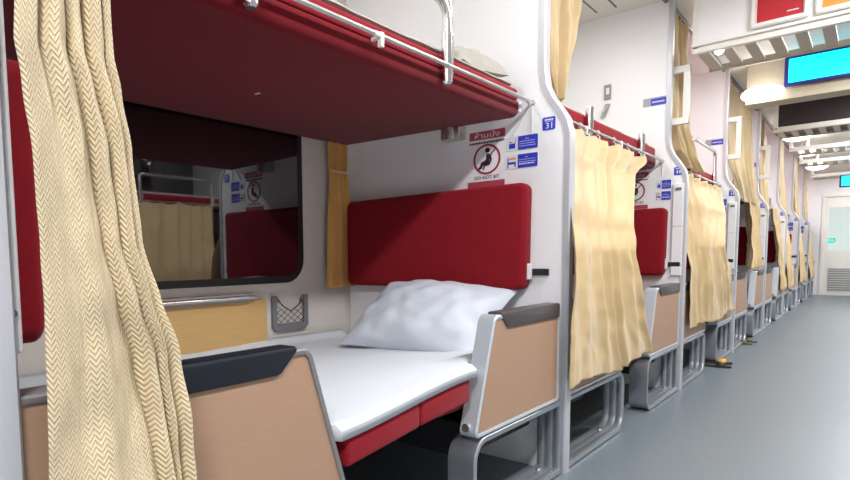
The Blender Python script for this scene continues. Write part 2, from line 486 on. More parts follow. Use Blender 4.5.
# ------------------------------------------------------------------ upper berths
UX0, UX1 = XW+.03, -1.15
def upper_berth(y0, y1, label, rail, side=-1):
    t = thing('upper_berth', label, 'berth', (0,0,0), 'upper berths')
    f = (lambda x: x) if side < 0 else (lambda x: MX-x)
    a, c = y0+.06, y1-(.06 if y0 < 1 else .045)
    UX1 = -1.15 if y0 < 1 else -1.132
    th = 0 if y0 < 1 else .012
    # pan with a rounded front edge
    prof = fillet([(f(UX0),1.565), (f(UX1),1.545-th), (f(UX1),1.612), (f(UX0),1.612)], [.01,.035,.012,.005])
    bm = bmesh.new(); prism(bm, prof, 'y', a, c, .012, 3); obj('berth_pan', bm, M['redshade'], t, True)
    if rail == 'up':
        bm = bmesh.new(); box(bm, (-1.70,1.385,1.5545), (-1.675,1.396,1.563)); obj('label_tag', bm, M['signwhite'], t)
    bm = bmesh.new(); prism(bm, fillet([(f(UX0),1.614), (f(UX1-.004),1.614), (f(UX1-.004),1.668+th), (f(UX0),1.668+th)], [.005,.01,.022,.005]), 'y', a+.005, c-.005, .012, 3)
    obj('mattress', bm, M['redpan'], t, True)
    for b0, b1 in ((c-.006,c+.014), (a-.014,a+.006)):
        bm = bmesh.new(); box(bm, (f(-1.165),b0,1.565), (f(-1.143),b1,1.612), .004); obj('end_cap', bm, M['signwhite'], t)
    bm = bmesh.new(); box(bm, (f(-1.54),c-.01,1.50), (f(-1.44),y1-.001,1.56), .008); tube(bm, [(f(-1.49),y1-.07,1.495), (f(-1.49),y1-.07,1.56)], .026, 14)
    obj('latch_bracket', bm, M['steel'], t, True)
    xr = f(-1.128 if y0 < 1 else -1.112)
    ys = (y0+.62, y0+1.49) if y1-y0 > 2.1 else (y0+.63, y0+1.54)
    if y0 > 4.4 and y0 < 4.6: ys = (y0+.86, y0+1.77)
    for yy in ys:
        bm = bmesh.new(); top = 1.735 if rail == 'up' else (1.71 if rail == 'stub' else 1.70)
        tube(bm, [(xr,yy,1.552), (xr,yy,1.560), (xr,yy,top-.004), (xr,yy,top)], [.012,.0195,.0195,.015], 16)
        tube(bm, [(xr-.0,yy+.026,1.59), (xr,yy+.026,top)], .009, 10)
        obj('rail_socket', bm, M['chrome'], t, True)
    if rail == 'up' or rail == 'loop':
        zt = 1.83 if rail == 'up' else 1.875
        bm = bmesh.new()
        path = fillet([(ys[0],1.70), (ys[0],zt), (ys[1],zt), (ys[1],1.70)], [0,.12 if rail == 'up' else .04,.12 if rail == 'up' else .04,0], 8)
        tube(bm, [(xr,q,z) for q, z in path], .0155, 12)
        gr = obj('guard_rail', bm, M['chrome'], t, True)
        if rail == 'up':
            bm = bmesh.new(); tube(bm, [(xr-.01,ys[1]+.034,1.71), (xr-.01,ys[1]+.036,1.77), (xr-.01,ys[1]+.03,1.80), (xr-.01,ys[1]+.015,1.86)], [.004,.008,.012,.012], 10)
            obj('rail_catch', bm, M['chrome'], gr, True)
    return t
RL = ['up', 'stub', 'loop', 'stub', 'stub', 'stub', 'stub', 'stub']
for k in range(8):
    y0 = PF[k]+PT; y1 = PF[k+1] if k < 7 else YE
    upper_berth(y0, y1, ['large red upper berth seen from below over the made bed', 'red upper berth above the long drawn curtain of the second bay'][k] if k < 2 else f'red upper berth {BAY[k]}', RL[k])

# bedding on the upper berths
def upper_bedding(y0, y1, label, m, dz=0):
    bm = bmesh.new(); n = 60; rows = []
    for i in range(n+1):
        y = y0+(y1-y0)*i/n
        wob = noise.noise(Vector((y*9,.3,2)))*.007
        pr = [(UX0+.02,1.672), (UX1-.035+wob,1.672), (UX1-.020+wob,1.680), (UX1-.028+wob,1.690+wob*.6), (UX1-.08,1.694+wob), (UX0+.02,1.694)]
        rows.append([bm.verts.new((x,y,z+dz)) for x, z in pr])
    for A, B in zip(rows, rows[1:]):
        for k in range(6): bm.faces.new((A[k],A[(k+1)%6],B[(k+1)%6],B[k]))
    bm.faces.new(rows[0]); bm.faces.new(rows[-1][::-1])
    bmesh.ops.recalc_face_normals(bm, faces=bm.faces[:])
    return tag(obj('blanket', bm, m, None, True), label, 'bedding', 'bedding on the upper berths')
upper_bedding(.40, 2.36, 'pale sheet edge lying on the large upper berth in front', M['greybed'])
upper_bedding(2.60, 4.40, 'pale folded sheet on the upper berth above the drawn curtain', M['greybed'], .012)
p = obj('pillow', pillow_mesh(.64,.36,.22,5.2,under=.10,ex=.30), M['greybed'], None, True)
p.location = (-1.52,2.18,1.712); p.rotation_euler = (math.radians(3),0,0)
tag(p, 'grey pillow at the far end of the large upper berth', 'pillow')

# ------------------------------------------------------------------ curtain rods
def curtain_rod(y0, y1, label, side=-1):
    f = (lambda x: x) if side < 0 else (lambda x: MX-x)
    t = thing('curtain_rod', label, 'rod', (0,0,0), 'lower curtain rods')
    x = f(-1.115 if y0 < 1 else -1.10); z = 1.612 if y0 < 1 else 1.590
    bm = bmesh.new(); tube(bm, [(x,y0+.004,z), (x,y1-.055,z), (x,y1-.035,z-.010), (x,y1-.008,z-.004)], .0078, 10); obj('rod', bm, M['steel'], t, True)
    bm = bmesh.new(); tube(bm, [(x,y1-.010,z-.004), (x,y1-.001,z-.004)], .012, 12); obj('end_flange', bm, M['steel'], t, True)
    bm = bmesh.new(); tube(bm, [(x,y0+.001,z), (x,y0+.010,z)], .012, 12); obj('end_flange', bm, M['steel'], t, True)
    for yy in (y0+.55,y0+1.10):
        bm = bmesh.new(); tube(bm, [(x,yy-.03,z), (x,yy-.005,z)], .009, 8); box(bm, (x-.008,yy-.004,z-.034), (x+.008,yy+.012,z+.010), .003); box(bm, (min(x,f(-1.147)),yy-.004,z-.01), (max(x,f(-1.147)),yy+.006,z)); obj('rod_bracket', bm, M['whitepaint'], t, True)
    bm = bmesh.new(); tube(bm, [(x,y1-.008,z-.008), (x-.02 if side < 0 else x+.02,y1-.006,1.545), (f(-1.20),y1-.006,1.485)][::2], .0035, 6); tube(bm, [(x,y1-.008,z-.006), (x,y1-.006,1.487)], .0025, 6)
    obj('wire_stay', bm, M['whitepaint'], t, True)
    return t
for k in range(7):
    curtain_rod(PF[k]+PT, PF[k+1], f'slim steel curtain rod along the upper berth {BAY[k]}')

# ------------------------------------------------------------------ curtains
def interp(sp, z):
    """sp: rows (z, y0, y1, x) from top to bottom; smooth interpolation"""
    for a, b_ in zip(sp, sp[1:]):
        if z <= a[0]+1e-9 and z >= b_[0]-1e-9:
            t = (a[0]-z)/max(1e-9,(a[0]-b_[0])); t = t*t*(3-2*t)*.5+t*.5
            return [a[i]+(b_[i]-a[i])*t for i in range(1,4)]
    return list(sp[-1][1:4])

def curtain_bm(sp, folds, amp, seed, nu=120, nv=90, ruffle=0, hem=None, width=None, side=-1, shape=None):
    f = (lambda x: x) if side < 0 else (lambda x: MX-x)
    bm = bmesh.new(); uvl = bm.loops.layers.uv.new('UVMap')
    zt, zb = sp[0][0], sp[-1][0]
    W = width or (sp[-1][2]-sp[-1][1])*1.6
    rng = random.Random(seed)
    ph = [rng.uniform(0,6.28) for _ in range(6)]
    g = []
    for j in range(nv+1):
        v = j/nv; z = zt+(zb-zt)*v
        y0, y1, x0 = interp(sp, z)
        row = []
        for i in range(nu+1):
            u = i/nu
            drift = .10*math.sin(z*2.6+ph[0])+.06*math.sin(z*5.1+ph[1]+u*3)
            a = 2*PI*(folds*(u+.035*math.sin(2*PI*u*1.7+ph[2]))+drift)
            w = math.sin(a)+.35*math.sin(a*2.0+ph[3]+z*1.3)+.30*math.sin(a*.47+ph[4])
            if shape: w = shape(u, z)
            am = amp*(.75+.25*math.sin(u*7+ph[5]))
            if callable(ruffle): am *= ruffle(v)
            off = am*w
            cr = noise.noise(Vector((u*folds*1.5,z*5,seed*1.7)))*amp*.75+noise.noise(Vector((u*folds*4,z*14,seed)))*amp*.22
            yy = y0+(y1-y0)*(u+.35/folds/6.28*math.cos(a)*1.2)
            zz = z
            if hem: zz = z+hem(u)*v**3
            if j == 0: zz += .006*math.sin(a*1.5)
            row.append((bm.verts.new((f(x0+off+cr),yy,zz)), (u*W, z)))
        g.append(row)
    for j in range(nv):
        for i in range(nu):
            q = [g[j][i],g[j+1][i],g[j+1][i+1],g[j][i+1]]
            fc = bm.faces.new([c[0] for c in q])
            for lp, c in zip(fc.loops, q): lp[uvl].uv = c[1]
    return bm

def curtain(label, m, sp, folds, amp, seed, **kw):
    o = obj('curtain', curtain_bm(sp, folds, amp, seed, **kw), m, None, True)
    for p_ in o.data.polygons: p_.use_smooth = True
    md = o.modifiers.new('thickness','SOLIDIFY'); md.thickness = .003; md.offset = 0
    return tag(o, label, 'curtain')

near = [(1.575,.318,.455,-.96), (1.36,.316,.449,-.90), (1.27,.309,.452,-.90), (1.22,.316,.463,-.90), (1.13,.322,.479,-.90), (.98,.328,.487,-.90),
        (.88,.326,.513,-.898), (.79,.322,.545,-.895), (.66,.318,.560,-.892), (.5,.316,.568,-.89), (.34,.315,.572,-.89)]
def near_fold(u, z):
    k = max(0, min(1, (1.35-z)/.95)); uv = .50+.28*k
    top = max(0, min(1, (z-1.0)/.35))
    if u < uv:
        t = u/uv
        return -.9+(1.9-.5*top)*math.sin(PI*t)**.75+(.18+.35*top)*math.sin(PI*t)*math.sin(5.5*PI*t+2.5*z)
    t = (u-uv)/(1-uv)
    return -.9+1.25*abs(math.sin(PI*t*2.5))**.8*(1-.2*t)
curtain('cream chevron-weave curtain gathered in the left foreground', M['cream'], near, 2.7, .024, 4, shape=near_fold, nu=200, nv=170, width=.62, ruffle=lambda v: 1.0+.2*math.sin(v*9))

c2 = [(1.555,2.60,4.00,-1.085), (1.52,2.58,3.98,-1.075), (1.40,2.53,3.60,-1.03), (1.10,2.44,3.32,-.955), (.97,2.40,3.28,-.925), (.80,2.385,3.33,-.912), (.60,2.375,3.42,-.905), (.40,2.365,3.55,-.902)]
curtain('long cream curtain drawn across the second bay right of partition 31', M['cream2'], c2, 6.5, .020, 9, nu=220, nv=110, width=2.4, hem=lambda u: .012*math.sin(u*9)-.01, ruffle=lambda v: 1.15-.45*v)
for o_, ys_ in ((COL.objects['curtain.001'], (2.72,2.95,3.2,3.45,3.70,3.93)),):
    for yy in ys_:
        bm = bmesh.new(); tube(bm, [(-1.10+.011*math.sin(a), yy, 1.590+.011*math.cos(a)) for a in [q*PI/6 for q in range(0,8)]]+[(-1.088,yy,1.57), (-1.084,yy,1.54)], .0025, 6)
        obj('curtain_hook', bm, M['signwhite'], o_, True)
c3 = [(1.555,4.60,6.40,-1.085), (1.52,4.58,6.42,-1.08), (1.30,4.56,6.20,-1.01), (1.0,4.56,5.95,-.955), (.80,4.57,6.05,-.925), (.42,4.58,6.25,-.912)]
curtain('cream curtain drawn across the third bay along the aisle', M['cream2'], c3, 7, .022, 21, nu=180, nv=90, width=2.4, hem=lambda u: .02*math.sin(u*9))
c4 = [(1.575,7.75,8.48,-1.07), (1.45,7.75,8.47,-1.05), (1.1,7.72,8.42,-1.02), (.775,7.55,8.40,-1.0)]
curtain('bunched cream lower curtain beside red backrest in the fourth bay', M['cream2'], c4, 5, .03, 31, nu=110, nv=60, width=1.6)
for k in range(4,8):
    y0 = PF[k]+PT; y1 = PF[k+1] if k < 7 else YE
    if k in (4,):
        sp = [(1.575,y1-.45,y1-.06,-1.07), (1.0,y1-.50,y1-.05,-.98), (.42,y1-.55,y1-.05,-.91)]
    else:
        sp = [(1.575,y0+.05,y0+1.0,-1.07), (1.0,y0+.05,y0+.9,-.97), (.42,y0+.05,y0+.95,-.91)]
    curtain(f'cream lower curtain {BAY[k]}', M['cream2'], sp, 4, .025, 40+k, nu=70, nv=40, width=1.4)

# upper curtains hang from the ceiling track and are tucked in at the berth
u1 = [(2.625,2.52,3.06,-1.10), (2.2,2.52,2.93,-1.10), (2.0,2.515,2.88,-1.10), (1.87,2.525,2.81,-1.10), (1.76,2.56,2.775,-1.10), (1.665,2.64,2.74,-1.11)]
curtain('cream upper curtain gathered beside the top of partition 31', M['cream2'], u1, 3.2, .022, 51, nu=110, nv=90, width=1.2)
u3 = [(2.625,4.56,5.00,-1.10), (2.3,4.56,5.02,-1.095), (1.9,4.57,5.08,-1.085), (1.7,4.72,5.32,-1.075), (1.60,4.95,5.55,-1.07)]
curtain('cream upper curtain behind the white ladder in the third bay', M['cream2'], u3, 3.6, .020, 57, nu=90, nv=70, width=1.2)
u4 = [(2.6,6.60,8.15,-1.10), (2.2,6.60,8.25,-1.09), (1.85,6.65,8.40,-1.07), (1.5,7.2,8.50,-1.05)]
curtain('pale upper curtain behind the white ladder in the fourth bay', M['cream2'], u4, 5, .022, 61, nu=90, nv=60, width=1.8)
for k in range(4,8):
    y0 = PF[k]+PT
    curtain(f'pale upper curtain {BAY[k]}', M['cream2'], [(2.6,y0+.06,y0+.7,-1.10), (2.0,y0+.06,y0+.85,-1.08), (1.5,y0+.10,y0+1.0,-1.05)], 3, .022, 70+k, nu=50, nv=36, width=1.2)
# ceiling tracks
for k in range(7):
    bm = bmesh.new(); box(bm, (-1.112,PF[k]+PT+.02,2.628), (-1.088,PF[k+1]-.03,ZC), .004)
    t = tag(obj('curtain_track', bm, M['netgrey']), f'dark ceiling curtain track {BAY[k]}', 'track', 'ceiling curtain tracks')
# window curtain
wc = [(1.66,2.235,2.405,XW+.045), (1.42,2.245,2.385,XW+.045), (1.36,2.245,2.385,XW+.05), (1.15,2.225,2.425,XW+.05), (.79,2.205,2.43,XW+.055)]
curtain('short gold window curtain tied back beside the dark window', M['gold'], wc, 2.6, .012, 81, nu=60, nv=60, width=.5)
bm = bmesh.new(); tube(bm, [(XW+.068,2.232,1.412), (XW+.078,2.30,1.405), (XW+.072,2.39,1.412)], .006, 8)
tag(obj('curtain_tieback', bm, M['tie'], None, True), 'pale cord tied round the gold window curtain', 'tieback')

# ------------------------------------------------------------------ window
def window(n, yc, x, side, m):
    y0, y1, z0, z1 = yc-.64, yc+.64, .84, 1.72
    if side > 0: y0, y1, z1 = yc-.59, yc+.59, 2.35
    s = 1 if side < 0 else -1
    out = fillet([(y0,z0), (y1,z0), (y1,z1), (y0,z1)], .11, 10)
    bm = bmesh.new(); ring_sweep(bm, out, [(x-.002*s,-.012), (x+.006*s,-.012), (x+.009*s,-.004), (x+.007*s,.022), (x-.002*s,.022)])
    o = struct(f'window_{n}', bm, M['black'], None, True)
    bm = bmesh.new(); prism(bm, fillet([(y0+.02,z0+.02), (y1-.02,z0+.02), (y1-.02,z1-.02), (y0+.02,z1-.02)], .09, 10), 'x', x-.001*s, x+.006*s)
    obj('window_pane', bm, M['glassdark'], o)
window(1, 1.43, XW, -1, None)
window(2, 3.49, XW, -1, None)
window(3, 3.0, OPPW, 1, None); window(4, 4.2, OPPW, 1, None)  # tall dark panes added out of view to darken the near window's reflection

# folding table under the window
t = thing('folding_table', 'pale wood folding table hanging below the dark window', 'table', (XW,1.37,.54))
bm = bmesh.new(); box(bm, (.012,-.43,0), (.035,.43,.215), .003); obj('table_leaf', bm, M['wood'], t)
bm = bmesh.new(); box(bm, (.001,-.44,.222), (.06,.36,.236), .004); box(bm, (.001,-.44,.236), (.02,.36,.248), .003); obj('hinge_shelf', bm, M['steel'], t)
bm = bmesh.new(); tube(bm, [(.055,-.43,.219), (.055,.32,.219)], .006, 8); obj('hinge_rod', bm, M['netgrey'], t, True)

# net pocket
t = thing('net_pocket', 'small grey net pocket on the wall beside the folding table', 'pocket', (XW,1.975,.585))
bm = bmesh.new()
prism(bm, [(-.12,.02), (-.10,0), (.10,0), (.12,.02), (.12,.178), (.095,.178), (.093,.035), (-.093,.035), (-.095,.178), (-.12,.178)], 'x', .001, .022, .004)
prism(bm, [(-.095,.178), (-.095,.145), (-.07,.15)], 'x', .004, .02); prism(bm, [(.095,.178), (.07,.150), (.095,.145)], 'x', .004, .02)
obj('frame', bm, M['netgrey'], t)
bm = bmesh.new()
for i in range(-6,7):
    for sg in (1,-1):
        a = []
        for q in range(9):
            y = -.093+.186*q/8; z = .03+ (q/8)*.13*(1 if sg > 0 else -1) + i*.032 + (0 if sg > 0 else .13)
            lim = .098+.055*(abs(y)/.093)
            if .03 <= z <= lim: a.append((.018,y,z))
        if len(a) > 1: tube(bm, a, .0016, 5)
tube(bm, [(.018,-.093,.162), (.018,-.05,.125), (.018,0,.098), (.018,.05,.125), (.018,.093,.162)], .003, 6)
obj('net', bm, M['string'], t)

# ------------------------------------------------------------------ signs on the partitions
def plate(bm, x0, x1, z0, z1, y, r=.006, t=.0015):
    prism(bm, fillet([(x0,z0), (x1,z0), (x1,z1), (x0,z1)], r, 4), 'y', y-t, y)
def number_sign(y, label, body=None, side=-1, xc=-1.025):
    x = xc if side < 0 else MX-xc
    t = thing('number_sign', label, 'sign', (x,y,1.51), 'blue seat number signs')
    bm = bmesh.new(); plate(bm, -.028,.028,-.027,.027,-.0005,.007); obj('plate', bm, M['blue'], t)
    if body: text_obj(body, .034, M['signwhite'], t, (.003,-.0025,-.010), xs=1.15)
    bm = bmesh.new()
    xs = -.018
    for w in ((.005,.008,.006,.007,.006) if body else (.008,.012,.008)):
        box(bm, (xs,-.0026,.013), (xs+w,-.0022,.019)); xs += w+.0012
    if not body:
        for xx in (-.012,.004): box(bm, (xx,-.0026,-.016), (xx+.008,-.0022,.004))
    else: box(bm, (-.018,-.0026,.0075), (.018,-.0022,.009))
    obj('fine_print', bm, M['signwhite'], t)
    return t
def info_sign(y, z, label, kind, side=-1, x0=-1.238, w=.15):
    x = x0 if side < 0 else MX-x0-w
    t = thing('instruction_sign', label, 'sign', (x,y,z), 'blue and white instruction signs')
    bm = bmesh.new(); plate(bm, 0,w,0,.061,-.0004); obj('plate', bm, M['signwhite'], t)
    bm = bmesh.new(); prism(bm, fillet([(w*.385,.001), (w-.001,.001), (w-.001,.060), (w*.385,.060)], [.001,.006,.006,.001]), 'y', -.0028, -.0018); tf = obj('text_field', bm, M['blue'], t)
    bm = bmesh.new(); rng = random.Random(int(z*1000)+int(y*10)+kind)
    for r in range(4):
        zz = .045-r*.010; xx = w*.43+(0 if r else w*.18)
        end = w*(.93 if r else .72)
        while xx < end-.004:
            q = rng.uniform(.004,.011); box(bm, (xx,-.0032,zz), (min(xx+q,end),-.0029,zz+(.0022 if not (kind == 2 and r == 3) else .005))); xx += q+.0022
    obj('fine_print', bm, M['signwhite'], tf)
    bm = bmesh.new()
    if kind == 1:
        box(bm, (w*.10,-.0026,.010), (w*.30,-.002,.032), .001); tube(bm, [(w*.28,-.0023,.03), (w*.33,-.0023,.050)], .0012, 5); box(bm, (w*.10,-.0026,.036), (w*.2,-.002,.040))
        obj('pictogram', bm, M['blue'], t)
    else:
        box(bm, (w*.06,-.0026,.004), (w*.09,-.002,.05)); box(bm, (w*.06,-.0026,.020), (w*.32,-.002,.030)); box(bm, (w*.28,-.0026,.008), (w*.32,-.002,.03))
        obj('pictogram', bm, M['blue'], t)
        bm = bmesh.new(); box(bm, (w*.11,-.0026,.041), (w*.31,-.002,.049)); obj('pictogram_accent', bm, M['orange'], t)
    return t
def no_sit(y, label, x=-1.333):
    t = thing('warning_sticker', label, 'sticker', (x,y,1.275), 'do not sit stickers')
    bm = bmesh.new(); plate(bm, -.090,.090,.213,.250,-.0003,.001); obj('red_band', bm, M['bandpink'], t)
    bm = bmesh.new(); plate(bm, -.098,.090,-.005,.022,-.0003,.001); obj('red_band', bm, M['bandpink'], t)
    text_obj('ห้ามนั่ง', .030, M['signwhite'], t, (.0,-.0022,.229), xs=1.6)
    bm = bmesh.new(); rng = random.Random(3)
    xx = -.09
    while xx < .085:
        q = rng.uniform(.006,.012); box(bm, (xx,-.0012,.194), (min(xx+q,.086),-.0004,.202)); xx += q+.0025
    obj('fine_print', bm, M['ink'], t)
    bm = bmesh.new()
    n = 40; R0, R1 = .070, .059; cz = .121
    tube(bm, [(.0645*math.cos(2*PI*i/n),-.001,cz+.0645*math.sin(2*PI*i/n)) for i in range(n)], .0052, 6, True)
    for v in bm.verts: v.co.y = max(-.0022, min(-.0004, v.co.y))
    tube(bm, [(-.046,-.0012,cz-.046), (.046,-.0012,cz+.046)], .004, 6)
    for v in bm.verts: v.co.y = max(-.0022, min(-.0004, v.co.y))
    obj('ban_ring', bm, M['ringred'], t)
    bm = bmesh.new()
    n = 16
    prism(bm, [(.004+.011*math.cos(2*PI*i/n), cz+.040+.011*math.sin(2*PI*i/n)) for i in range(n)], 'y', -.0034, -.0016)
    tube(bm, [(.006,-.0025,cz+.024), (.007,-.0025,cz+.004), (.004,-.0025,cz-.014), (-.022,-.0025,cz-.018), (-.030,-.0025,cz-.036), (-.040,-.0025,cz-.042)], [.008,.010,.011,.009,.007,.005], 8)
    tube(bm, [(.018,-.0025,cz+.020), (.022,-.0025,cz-.006), (.012,-.0025,cz-.024), (-.012,-.0025,cz-.028), (-.016,-.0025,cz-.046)], [.004,.005,.005,.005,.004], 6)
    for v in bm.verts: v.co.y = max(-.0036, min(-.0018, v.co.y))
    obj('seated_figure', bm, M['ink'], t)
    text_obj('DO NOT SIT', .0225, M['ink'], t, (0,-.0015,.038), xs=1.0)
    return t
number_sign(PF[1], 'blue number 31 sign at the aisle edge of the nearest white partition', '31', xc=-1.042)
info_sign(PF[1], 1.416, 'upper blue instruction sign under the number 31', 1)
info_sign(PF[1], 1.337, 'lower blue instruction sign with orange mark under the number 31', 2)
no_sit(PF[1], 'red DO NOT SIT sticker above the wide red backrest by the pillow')
no_sit(PF[2], 'red DO NOT SIT sticker half hidden by the second bay curtain', -1.275)
for k in range(2,8):
    number_sign(PF[k], f'small blue number sign on the {ORD[k]} partition from the camera', xc=-1.0)
    info_sign(PF[k], 1.397, f'upper blue instruction sign on the {ORD[k]} partition', 1, x0=-1.137, w=.095)
    info_sign(PF[k], 1.320, f'lower blue instruction sign on the {ORD[k]} partition', 2, x0=-1.137, w=.095)
def berth_sign(y, label):
    t = thing('berth_sign', label, 'sign', (-1.235,y,1.972), 'blue upper berth signs')
    bm = bmesh.new(); plate(bm, 0,.150,0,.056,-.0004,.003); obj('plate', bm, M['louvre'], t)
    bm = bmesh.new(); box(bm, (.05,-.0032,.002), (.147,-.0019,.048)); obj('text_field', bm, M['blue'], t)
    bm = bmesh.new()
    for i in range(7): box(bm, (.06+i*.011,-.0038,.020), (.068+i*.011,-.0033,.029))
    obj('fine_print', bm, M['signwhite'], t)
berth_sign(PF[2], 'blue sign high on the second partition above the upper berth')
berth_sign(PF[3], 'blue sign high on the third partition above the upper berth')
berth_sign(PF[4], 'blue sign high on the fourth partition above the upper berth')
# reflected side
number_sign(PF[2], 'blue number sign on the partition across the aisle', None, 1)
info_sign(PF[2], 1.40, 'upper blue sign on the partition across the aisle', 1, 1)
info_sign(PF[2], 1.32, 'lower blue sign on the partition across the aisle', 2, 1)

# white wall flaps under the number signs
def flap(y, label):
    t = thing('wall_flap', label, 'panel', (-.992,y,.80), 'white flaps on the partitions')
    bm = bmesh.new(); box(bm, (-.034,-.016,.07), (.030,-.001,.625), .003); obj('panel', bm, M['wall'], t)
    bm = bmesh.new(); box(bm, (-.034,-.018,0), (.030,-.001,.066), .003); obj('catch_box', bm, M['wall'], t)
    bm = bmesh.new(); prism(bm, fillet([(-.022,.578), (.018,.578), (.018,.598), (-.022,.598)], .009, 6), 'y', -.020, -.014, .001); obj('pull_slot', bm, M['netgrey'], t)
    bm = bmesh.new(); box(bm, (-.034,-.0168,.335), (.030,-.0155,.338)); obj('seam', bm, M['louvre'], t)
    return t
for k in range(2,6): flap(PF[k], f'white flap with grey pull slot on the {ORD[k]} partition')
# flap of the near partition, seen on edge
t = thing('wall_flap', 'white flap edge with black knob at the left edge of the photo', 'panel', (-.985,PF[0]+PT,.81))
bm = bmesh.new(); box(bm, (-.04,.001,0), (.028,.018,.60), .003); obj('panel', bm, M['wall'], t)
bm = bmesh.new(); tube(bm, [(.026,.005,.062), (.032,.005,.062)], .0065, 12); obj('knob', bm, M['netgrey'], t, True)

# coat hook and reading lamp on the second partition
t = thing('wall_switch', 'grey light switch plate high on the second partition', 'switch', (-1.472,PF[2],2.072))
bm = bmesh.new(); box(bm, (-.026,-.012,0), (.022,-.0005,.105), .004); obj('plate', bm, M['darkframe'], t)
bm = bmesh.new(); box(bm, (-.010,-.016,.035), (.012,-.011,.08), .002); obj('rocker', bm, M['signwhite'], t)
t = thing('coat_hook', 'small steel hook tilted below the light switch on the second partition', 'hook', (-1.485,PF[2],1.945))
bm = bmesh.new(); prism(bm, fillet([(-.035,0), (-.002,.0), (.035,.095), (-.002,.098)], .006), 'y', -.014, -.0005, .003); obj('plate', bm, M['louvre'], t)
bm = bmesh.new(); tube(bm, [(.012,-.012,.08), (.006,-.035,.06), (-.004,-.035,.035)], .005, 8); obj('peg', bm, M['steel'], t, True)

# ------------------------------------------------------------------ ladders
def ladder(y, label):
    t = thing('berth_ladder', label, 'ladder', (-1.16,y,1.83), 'white ladder frames')
    for x in (-.16,.178):
        bm = bmesh.new(); box(bm, (x-.019,.012,0), (x+.019,.036,.385), .003); obj('stile', bm, M['whitepaint'], t)
    for z in (.0,.345):
        bm = bmesh.new(); box(bm, (-.15,.008,z), (.197,.042,z+.045), .004); obj('rung', bm, M['whitepaint'], t)
    bm = bmesh.new(); box(bm, (-.13,.001,.15), (-.09,.012,.19)); box(bm, (-.18,.001,.15), (-.09,.016,.165)); obj('wall_bracket', bm, M['steel'], t)
    return t
ladder(PF[2]+PT, 'white ladder frame on the second partition in front of upper curtain')
ladder(PF[3]+PT, 'white ladder frame on the third partition in front of pale curtain')
ladder(PF[4]+PT, 'white ladder frame on the fourth partition')

# ------------------------------------------------------------------ over the aisle
RX0, RX1 = -.93, MX+.93
def rack(y, label, zb=2.33, closed=False, depth=.6, dark=False):
    t = thing('luggage_rack', label, 'rack', (0,y,zb), 'overhead luggage racks across the aisle')
    h = ZC-zb
    bm = bmesh.new(); box(bm, (RX0,0,-.028), (RX1,.04,.032), .01); obj('front_rail', bm, M['whitepaint'], t, True)
    bm = bmesh.new()
    x = RX0+.02
    while x < RX1-.06: box(bm, (x,.03,-.012), (x+.062,depth,.006), .003); x += .125
    obj('slats', bm, M['rackgrey'], t)
    bm = bmesh.new(); box(bm, (RX0,depth-.02,-.02), (RX1,depth,.02), .004); obj('rear_rail', bm, M['rackgrey'], t)
    for x in (RX0+.02,RX1-.02):
        bm = bmesh.new(); box(bm, (x-.02,0,.0), (x+.02,.04,h-.001), .004); obj('post', bm, M['whitepaint'], t)
        bm = bmesh.new(); prism(bm, [(.03,0), (depth,0), (depth,.02), (.03,.10)], 'x', x-.012, x+.012); obj('end_bracket', bm, M['rackgrey'], t)
    if dark:
        bm = bmesh.new(); box(bm, (RX0+.04,.040,.03), (RX1-.04,.055,h-.001)); obj('opening_shade', bm, M['rackshade'], t)  # dark sheet stands in for the shade inside the luggage opening
        bm = bmesh.new(); box(bm, (RX0+.04,.06,.008), (RX1-.04,depth-.02,.014)); obj('slat_gap_shade', bm, M['rackshade'], t)  # dark sheet paints shade into the gaps between the slats
    if closed:
        bm = bmesh.new(); box(bm, (RX0+.001,.004,.03), (RX1-.001,.022,h-.001)); obj('front_panel', bm, M['wall'], t)
        bm = bmesh.new(); box(bm, (RX0,-.02,.012), (RX1,.004,.030), .004); obj('lip', bm, M['whitepaint'], t)
    return t
rack(4.40, 'closed overhead rack carrying red and orange lit signs', 2.265, True, .55)
rack(8.50, 'overhead luggage rack with dark opening beyond the cyan screen', 2.37, dark=True)
rack(10.2, 'slatted overhead luggage rack behind the dark opening rack', 2.36)
rack(11.7, 'second slatted overhead luggage rack farther down the aisle', 2.36)
rack(14.0, 'farthest overhead luggage rack near the end door', 2.36)
# lit signs on the closed rack
t = thing('lit_sign', 'red lit sign in a white frame at the top right', 'sign', (-.462,4.40,2.338))
bm = bmesh.new(); ring_sweep(bm, fillet([(-.155,-.03), (.125,-.03), (.125,.20), (-.155,.20)], .02), [(-.022,-.004), (-.032,.006), (-.032,.022), (-.012,.030), (.004,.030), (.004,-.004)], 'y'); obj('frame', bm, M['whitepaint'], t, True)
bm = bmesh.new(); box(bm, (-.13,-.012,-.004), (.10,.003,.18)); obj('face', bm, M['redlit'], t)
bm = bmesh.new(); box(bm, (.02,-.014,.026), (.075,-.012,.032)); obj('fine_print', bm, M['signwhite'], t)
t = thing('lit_sign', 'orange lit sign in a white frame at the top right corner', 'sign', (-.155,4.40,2.338))
bm = bmesh.new(); ring_sweep(bm, fillet([(-.155,-.03), (.125,-.03), (.125,.20), (-.155,.20)], .02), [(-.022,-.004), (-.032,.006), (-.032,.022), (-.012,.030), (.004,.030), (.004,-.004)], 'y'); obj('frame', bm, M['whitepaint'], t, True)
bm = bmesh.new(); box(bm, (-.13,-.012,-.004), (.10,.003,.18)); obj('face', bm, M['orangelit'], t)
